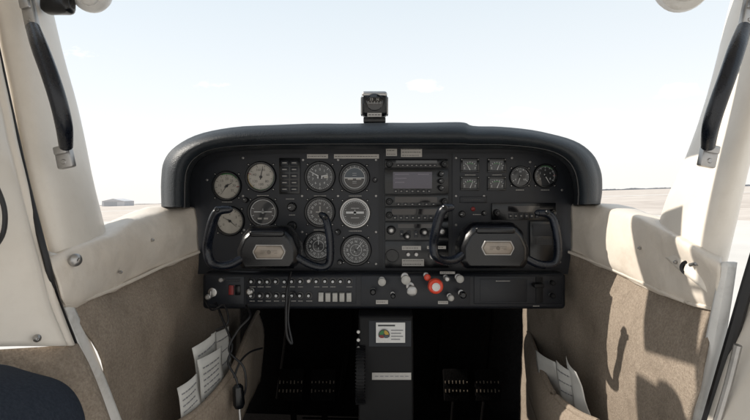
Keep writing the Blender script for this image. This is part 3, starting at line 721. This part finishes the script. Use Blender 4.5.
# ---- seat
mb=MB('seat')
c=W(-54,474,.52); n=40;vs=[];fs=[]
def se(v,p): return math.copysign(abs(v)**p,v)
for i in range(n+1):
    th=-math.pi/2+math.pi*i/n
    for j in range(2*n):
        ph=2*math.pi*j/(2*n)
        p=Vector((se(math.cos(th),.8)*se(math.cos(ph),.8)*.098,se(math.cos(th),.8)*se(math.sin(ph),.8)*.14,se(math.sin(th),.8)*.092))
        p=Matrix.Rotation(.22,3,'Y')@p
        fold=.003*math.sin(p.x*60+p.y*25+3*noise.noise(p*6))
        vs.append(c+p+noise.noise_vector(p*11)*.009+p.normalized()*fold)
for i in range(n):
    for j in range(2*n): j2=(j+1)%(2*n); fs.append([i*2*n+j,i*2*n+j2,(i+1)*2*n+j2,(i+1)*2*n+j])
mb.add(vs,fs,0)
mb.build('seat_cushion',None,'rumpled dark blue-grey fabric seat cushion beside the door','seat')

# ---- roof, added out-of-view sun blockers and vents
mb=MB('roofb'); mb.box((.015,-.97,ZC+.42),(1.12,1.15,.03),0,bev=.01); mb.build('cabin_roof',None,'cream headliner of cabin roof above the seats','roof')
for cx_,cy_,rz in ((-.30,-.29,.20),(.24,-.29,-.20)):  # visor-like panels added above the view to shape sun patches on the right wall
    v=empty('sun_blocker',(cx_,cy_,ZC+.415),'added dark panel above the view that shapes sunlight on the right wall','sun blocker','added sun blockers')
    Rz=Matrix.Rotation(rz,3,'Z')
    mb=MB('pdark'); mb.box((cx_,cy_,ZC+.415),(.36,.15,.008),0,rot=Rz,bev=.003); mb.build('blocker_panel',v)
    mb=MB('alloy'); mb.tube([(cx_,cy_-.05,ZC+.415),(cx_,cy_-.12,ZC+.42)],.004,8,0,3); mb.build('blocker_rod',v)
def vent(cx,cy,d,r,label):
    k=d/F; c=W(cx,cy,d); ax=Vector((.25 if cx<375 else -.25,-.75,-.35)).normalized()
    v=empty('air_vent',c,label,'air vent','wing root air vents')
    mb=MB('white'); mb.lathe(c-ax*.05,ax,[(r*k*.8,0),(r*k,.02),(r*k*1.03,.045),(r*k*.9,.062),(r*k*.62,.07)],32,0); mb.build('vent_body',v)
    mb=MB('white'); mb.lathe(c-ax*.05,ax,[(r*k*.55,.0705),(r*k*.5,.078),(r*k*.3,.082)],28,0); mb.build('vent_nozzle',v)
vent(90,-6,.86,18,'round white air vent under cabin roof')
vent(684,-14,.86,25,'round white air vent under cabin roof')
mb=MB('blk'); mb.box(W(58,2,.84),(.05,.03,.04),0,bev=.01,seg=3); mb.build('air_vent_cover',None,'dark plastic cover beside the round air vent','vent cover')

# ============================================================ OUTSIDE
def Gz(x,y): return .0297*x-.01*y
mg=bpy.data.materials.new('dry_field'); mg.use_nodes=True; nt=mg.node_tree;b=nt.nodes['Principled BSDF'];b.inputs['Roughness'].default_value=.95
tc=nt.nodes.new('ShaderNodeTexCoord')
n1=nt.nodes.new('ShaderNodeTexNoise');n1.inputs['Scale'].default_value=.03;n1.inputs['Detail'].default_value=10;n1.inputs['Roughness'].default_value=.7
n2=nt.nodes.new('ShaderNodeTexNoise');n2.inputs['Scale'].default_value=.35;n2.inputs['Detail'].default_value=8
mx=nt.nodes.new('ShaderNodeMath');mx.operation='ADD'
nt.links.new(tc.outputs['Object'],n1.inputs['Vector']);nt.links.new(tc.outputs['Object'],n2.inputs['Vector'])
nt.links.new(n1.outputs['Fac'],mx.inputs[0]);nt.links.new(n2.outputs['Fac'],mx.inputs[1])
rp=nt.nodes.new('ShaderNodeValToRGB');rp.color_ramp.elements[0].position=.40;rp.color_ramp.elements[1].position=.62
rp.color_ramp.elements[0].color=(.44,.38,.335,1);rp.color_ramp.elements[1].color=(.64,.58,.52,1)
hv=nt.nodes.new('ShaderNodeMath');hv.operation='MULTIPLY';hv.inputs[1].default_value=.5
nt.links.new(mx.outputs[0],hv.inputs[0]);nt.links.new(hv.outputs[0],rp.inputs[0]);nt.links.new(rp.outputs[0],b.inputs['Base Color'])
M['ground']=mg
def sheetG(name,x0,y0,x1,y1,off,mk,nx=1,ny=1):
    mb=MB(mk); mb.add([(x,y,Gz(x,y)+off) for x,y in ((x0,y0),(x1,y0),(x1,y1),(x0,y1))],[[0,1,2,3]],0); return mb.build(name,None,kind='structure',center=(0,0,0))
sheetG('ground',-15000,-3000,15000,15000,0,'ground')
sheetG('apron',-60,-20,18,50,.01,'conc')
sheetG('taxiway',-900,130,900,142,.01,'conc')
M['trees']=mat('distant_trees',(.22,.24,.27),.9,var=.3,vscale=.02)
mb=MB('trees'); vs=[];fs=[]
N=700
for i in range(N+1):
    x=-2600+5200*i/N; y=2600+300*math.sin(x*.0016); h=4+10*abs(noise.noise(Vector((x*.008,0,0))))+5*abs(noise.noise(Vector((x*.05,3,0))))
    if x<0 and noise.noise(Vector((x*.0015,9,0)))<.1: h*=.25
    z=Gz(x,y); vs+=[(x,y,z-1),(x,y,z+h),(x+2,y+25,z+h*.8),(x,y+40,z-1)]
for i in range(N):
    for j in range(3): a=4*i+j; fs.append([a,a+1,a+5,a+4])
mb.add(vs,fs,0); mb.build('distant_tree_line',None,'low dark line of far-off trees on the horizon','trees',kind='stuff')
M['hang']=mat('hangar_metal',(.55,.55,.57),.6,var=.1,vscale=.5); M['hdoor']=mat('hangar_door',(.40,.41,.43),.6,var=.1)
hx,hy=-305,600; hz=Gz(hx,hy)
hg=empty('hangar',(hx,hy,hz),'low grey metal hangar on far side of airfield','hangar')
mb=MB('hang'); w,dp,h=13,12,6
mb.box((hx,hy,hz+h/2),(2*w,2*dp,h),0); mb.build('wall',hg)
mb=MB('hang'); vs=[(hx-w-.6,hy-dp-.5,hz+h),(hx+w+.6,hy-dp-.5,hz+h),(hx,hy-dp-.5,hz+h+3),(hx-w-.6,hy+dp+.5,hz+h),(hx+w+.6,hy+dp+.5,hz+h),(hx,hy+dp+.5,hz+h+3)]
mb.add(vs,[[0,1,2],[3,4,5],[0,2,5,3],[1,2,5,4]],0); mb.build('roof',hg)
mb=MB('hdoor'); mb.box((hx-3,hy-dp-.1,hz+2.5),(15,.2,5),0); mb.build('door',hg)

# ============================================================ LIGHT
sd=Vector((-.78,.06,.56)).normalized()
sun=bpy.data.lights.new('sun','SUN'); sun.energy=5.0; sun.angle=math.radians(.5); sun.color=(1,.93,.83)
so=bpy.data.objects.new('sun',sun); sc.collection.objects.link(so); so.rotation_euler=sd.to_track_quat('Z','Y').to_euler()
el=math.asin(sd.z); az=math.atan2(sd.x,sd.y)
w=bpy.data.worlds.new('World'); sc.world=w; w.use_nodes=True; nt=w.node_tree; N_=nt.nodes; L=nt.links
bg=N_['Background']; bg.inputs['Strength'].default_value=.15
sky=N_.new('ShaderNodeTexSky'); sky.sky_type='NISHITA'; sky.sun_disc=False; sky.sun_elevation=el; sky.sun_rotation=az
sky.air_density=1.0; sky.dust_density=2.0; sky.ozone_density=1.0; sky.altitude=0
tc=N_.new('ShaderNodeTexCoord'); sp=N_.new('ShaderNodeSeparateXYZ'); L.new(tc.outputs['Generated'],sp.inputs[0])
def mth(op,a,b=None,c=None):
    m=N_.new('ShaderNodeMath'); m.operation=op
    for i,v in enumerate((a,b,c)):
        if v is None: continue
        if isinstance(v,(int,float)): m.inputs[i].default_value=v
        else: L.new(v,m.inputs[i])
    return m.outputs[0]
zz=mth('ADD',mth('ADD',sp.outputs[2],mth('MULTIPLY',sp.outputs[0],-.0297)),mth('MULTIPLY',sp.outputs[1],.01))
zz=mth('MAXIMUM',zz,.004)
cb=N_.new('ShaderNodeCombineXYZ'); L.new(sp.outputs[0],cb.inputs[0]);L.new(sp.outputs[1],cb.inputs[1]);L.new(zz,cb.inputs[2])
nm=N_.new('ShaderNodeVectorMath');nm.operation='NORMALIZE';L.new(cb.outputs[0],nm.inputs[0]);L.new(nm.outputs[0],sky.inputs[0])
hr=N_.new('ShaderNodeValToRGB'); L.new(zz,hr.inputs[0])
e=hr.color_ramp.elements; e[0].position=0; e[0].color=(1.12,1.09,1.05,1); e[1].position=1; e[1].color=(.50,.60,.72,1)
a=e.new(.10); a.color=(1.10,1.09,1.07,1); a=e.new(.20); a.color=(1.0,1.04,1.06,1); a=e.new(.36); a.color=(.86,.94,.99,1)
hs=N_.new('ShaderNodeVectorMath'); hs.operation='SCALE'; hs.inputs[3].default_value=6.75; L.new(hr.outputs[0],hs.inputs[0])
hz_=N_.new('ShaderNodeMixRGB'); hz_.inputs[0].default_value=.88; L.new(sky.outputs[0],hz_.inputs[1]); L.new(hs.outputs[0],hz_.inputs[2])
yy=mth('MAXIMUM',sp.outputs[1],.02); u_=mth('DIVIDE',sp.outputs[0],yy); v_=mth('DIVIDE',sp.outputs[2],yy)
nz=N_.new('ShaderNodeTexNoise'); nz.inputs['Scale'].default_value=20; nz.inputs['Detail'].default_value=8; nz.inputs['Roughness'].default_value=.66
mp=N_.new('ShaderNodeMapping'); mp.inputs['Scale'].default_value=(1,1,2.6); L.new(tc.outputs['Generated'],mp.inputs[0]); L.new(mp.outputs[0],nz.inputs['Vector'])
acc=None
for px,py,rx,ry,s_ in ((423,87,24,9,1.0),(676,91,36,12,1.0),(612,118,50,11,.95),(526,114,42,9,.8),(650,140,60,18,.85),(600,152,65,14,.7),(90,52,50,13,.45),(215,85,36,8,.3),(690,125,40,13,.8),(130,150,60,14,.5)):
    a=mth('MULTIPLY',mth('SUBTRACT',u_,(px-375)/F),F/rx); b_=mth('MULTIPLY',mth('SUBTRACT',v_,(192-py)/F),F/ry)
    r=mth('SQRT',mth('ADD',mth('MULTIPLY',a,a),mth('MULTIPLY',b_,b_)))
    m=mth('MULTIPLY',mth('MAXIMUM',mth('SUBTRACT',1.0,r),0),s_)
    acc=m if acc is None else mth('MAXIMUM',acc,m)
cl=mth('MULTIPLY',mth('MAXIMUM',mth('ADD',acc,mth('MULTIPLY',mth('SUBTRACT',nz.outputs['Fac'],.62),2.2)),0),2.2)
gate=mth('MINIMUM',mth('MULTIPLY',acc,5),1); cl=mth('MINIMUM',mth('MULTIPLY',cl,gate),.85)
mix=N_.new('ShaderNodeMixRGB'); L.new(cl,mix.inputs[0]); L.new(hz_.outputs[0],mix.inputs[1]); mix.inputs[2].default_value=(8.0,7.9,7.8,1)
L.new(mix.outputs[0],bg.inputs['Color'])

cam=bpy.data.cameras.new('camera'); co=bpy.data.objects.new('camera',cam); sc.collection.objects.link(co)
co.location=(0,-D0,ZC); co.rotation_euler=(math.radians(90),0,0)
cam.lens=F/750*36; cam.sensor_width=36; cam.shift_y=-18/750; cam.clip_start=.02; cam.clip_end=40000
sc.camera=co
sc.view_settings.view_transform='Standard'; sc.view_settings.look='None'; sc.view_settings.exposure=0
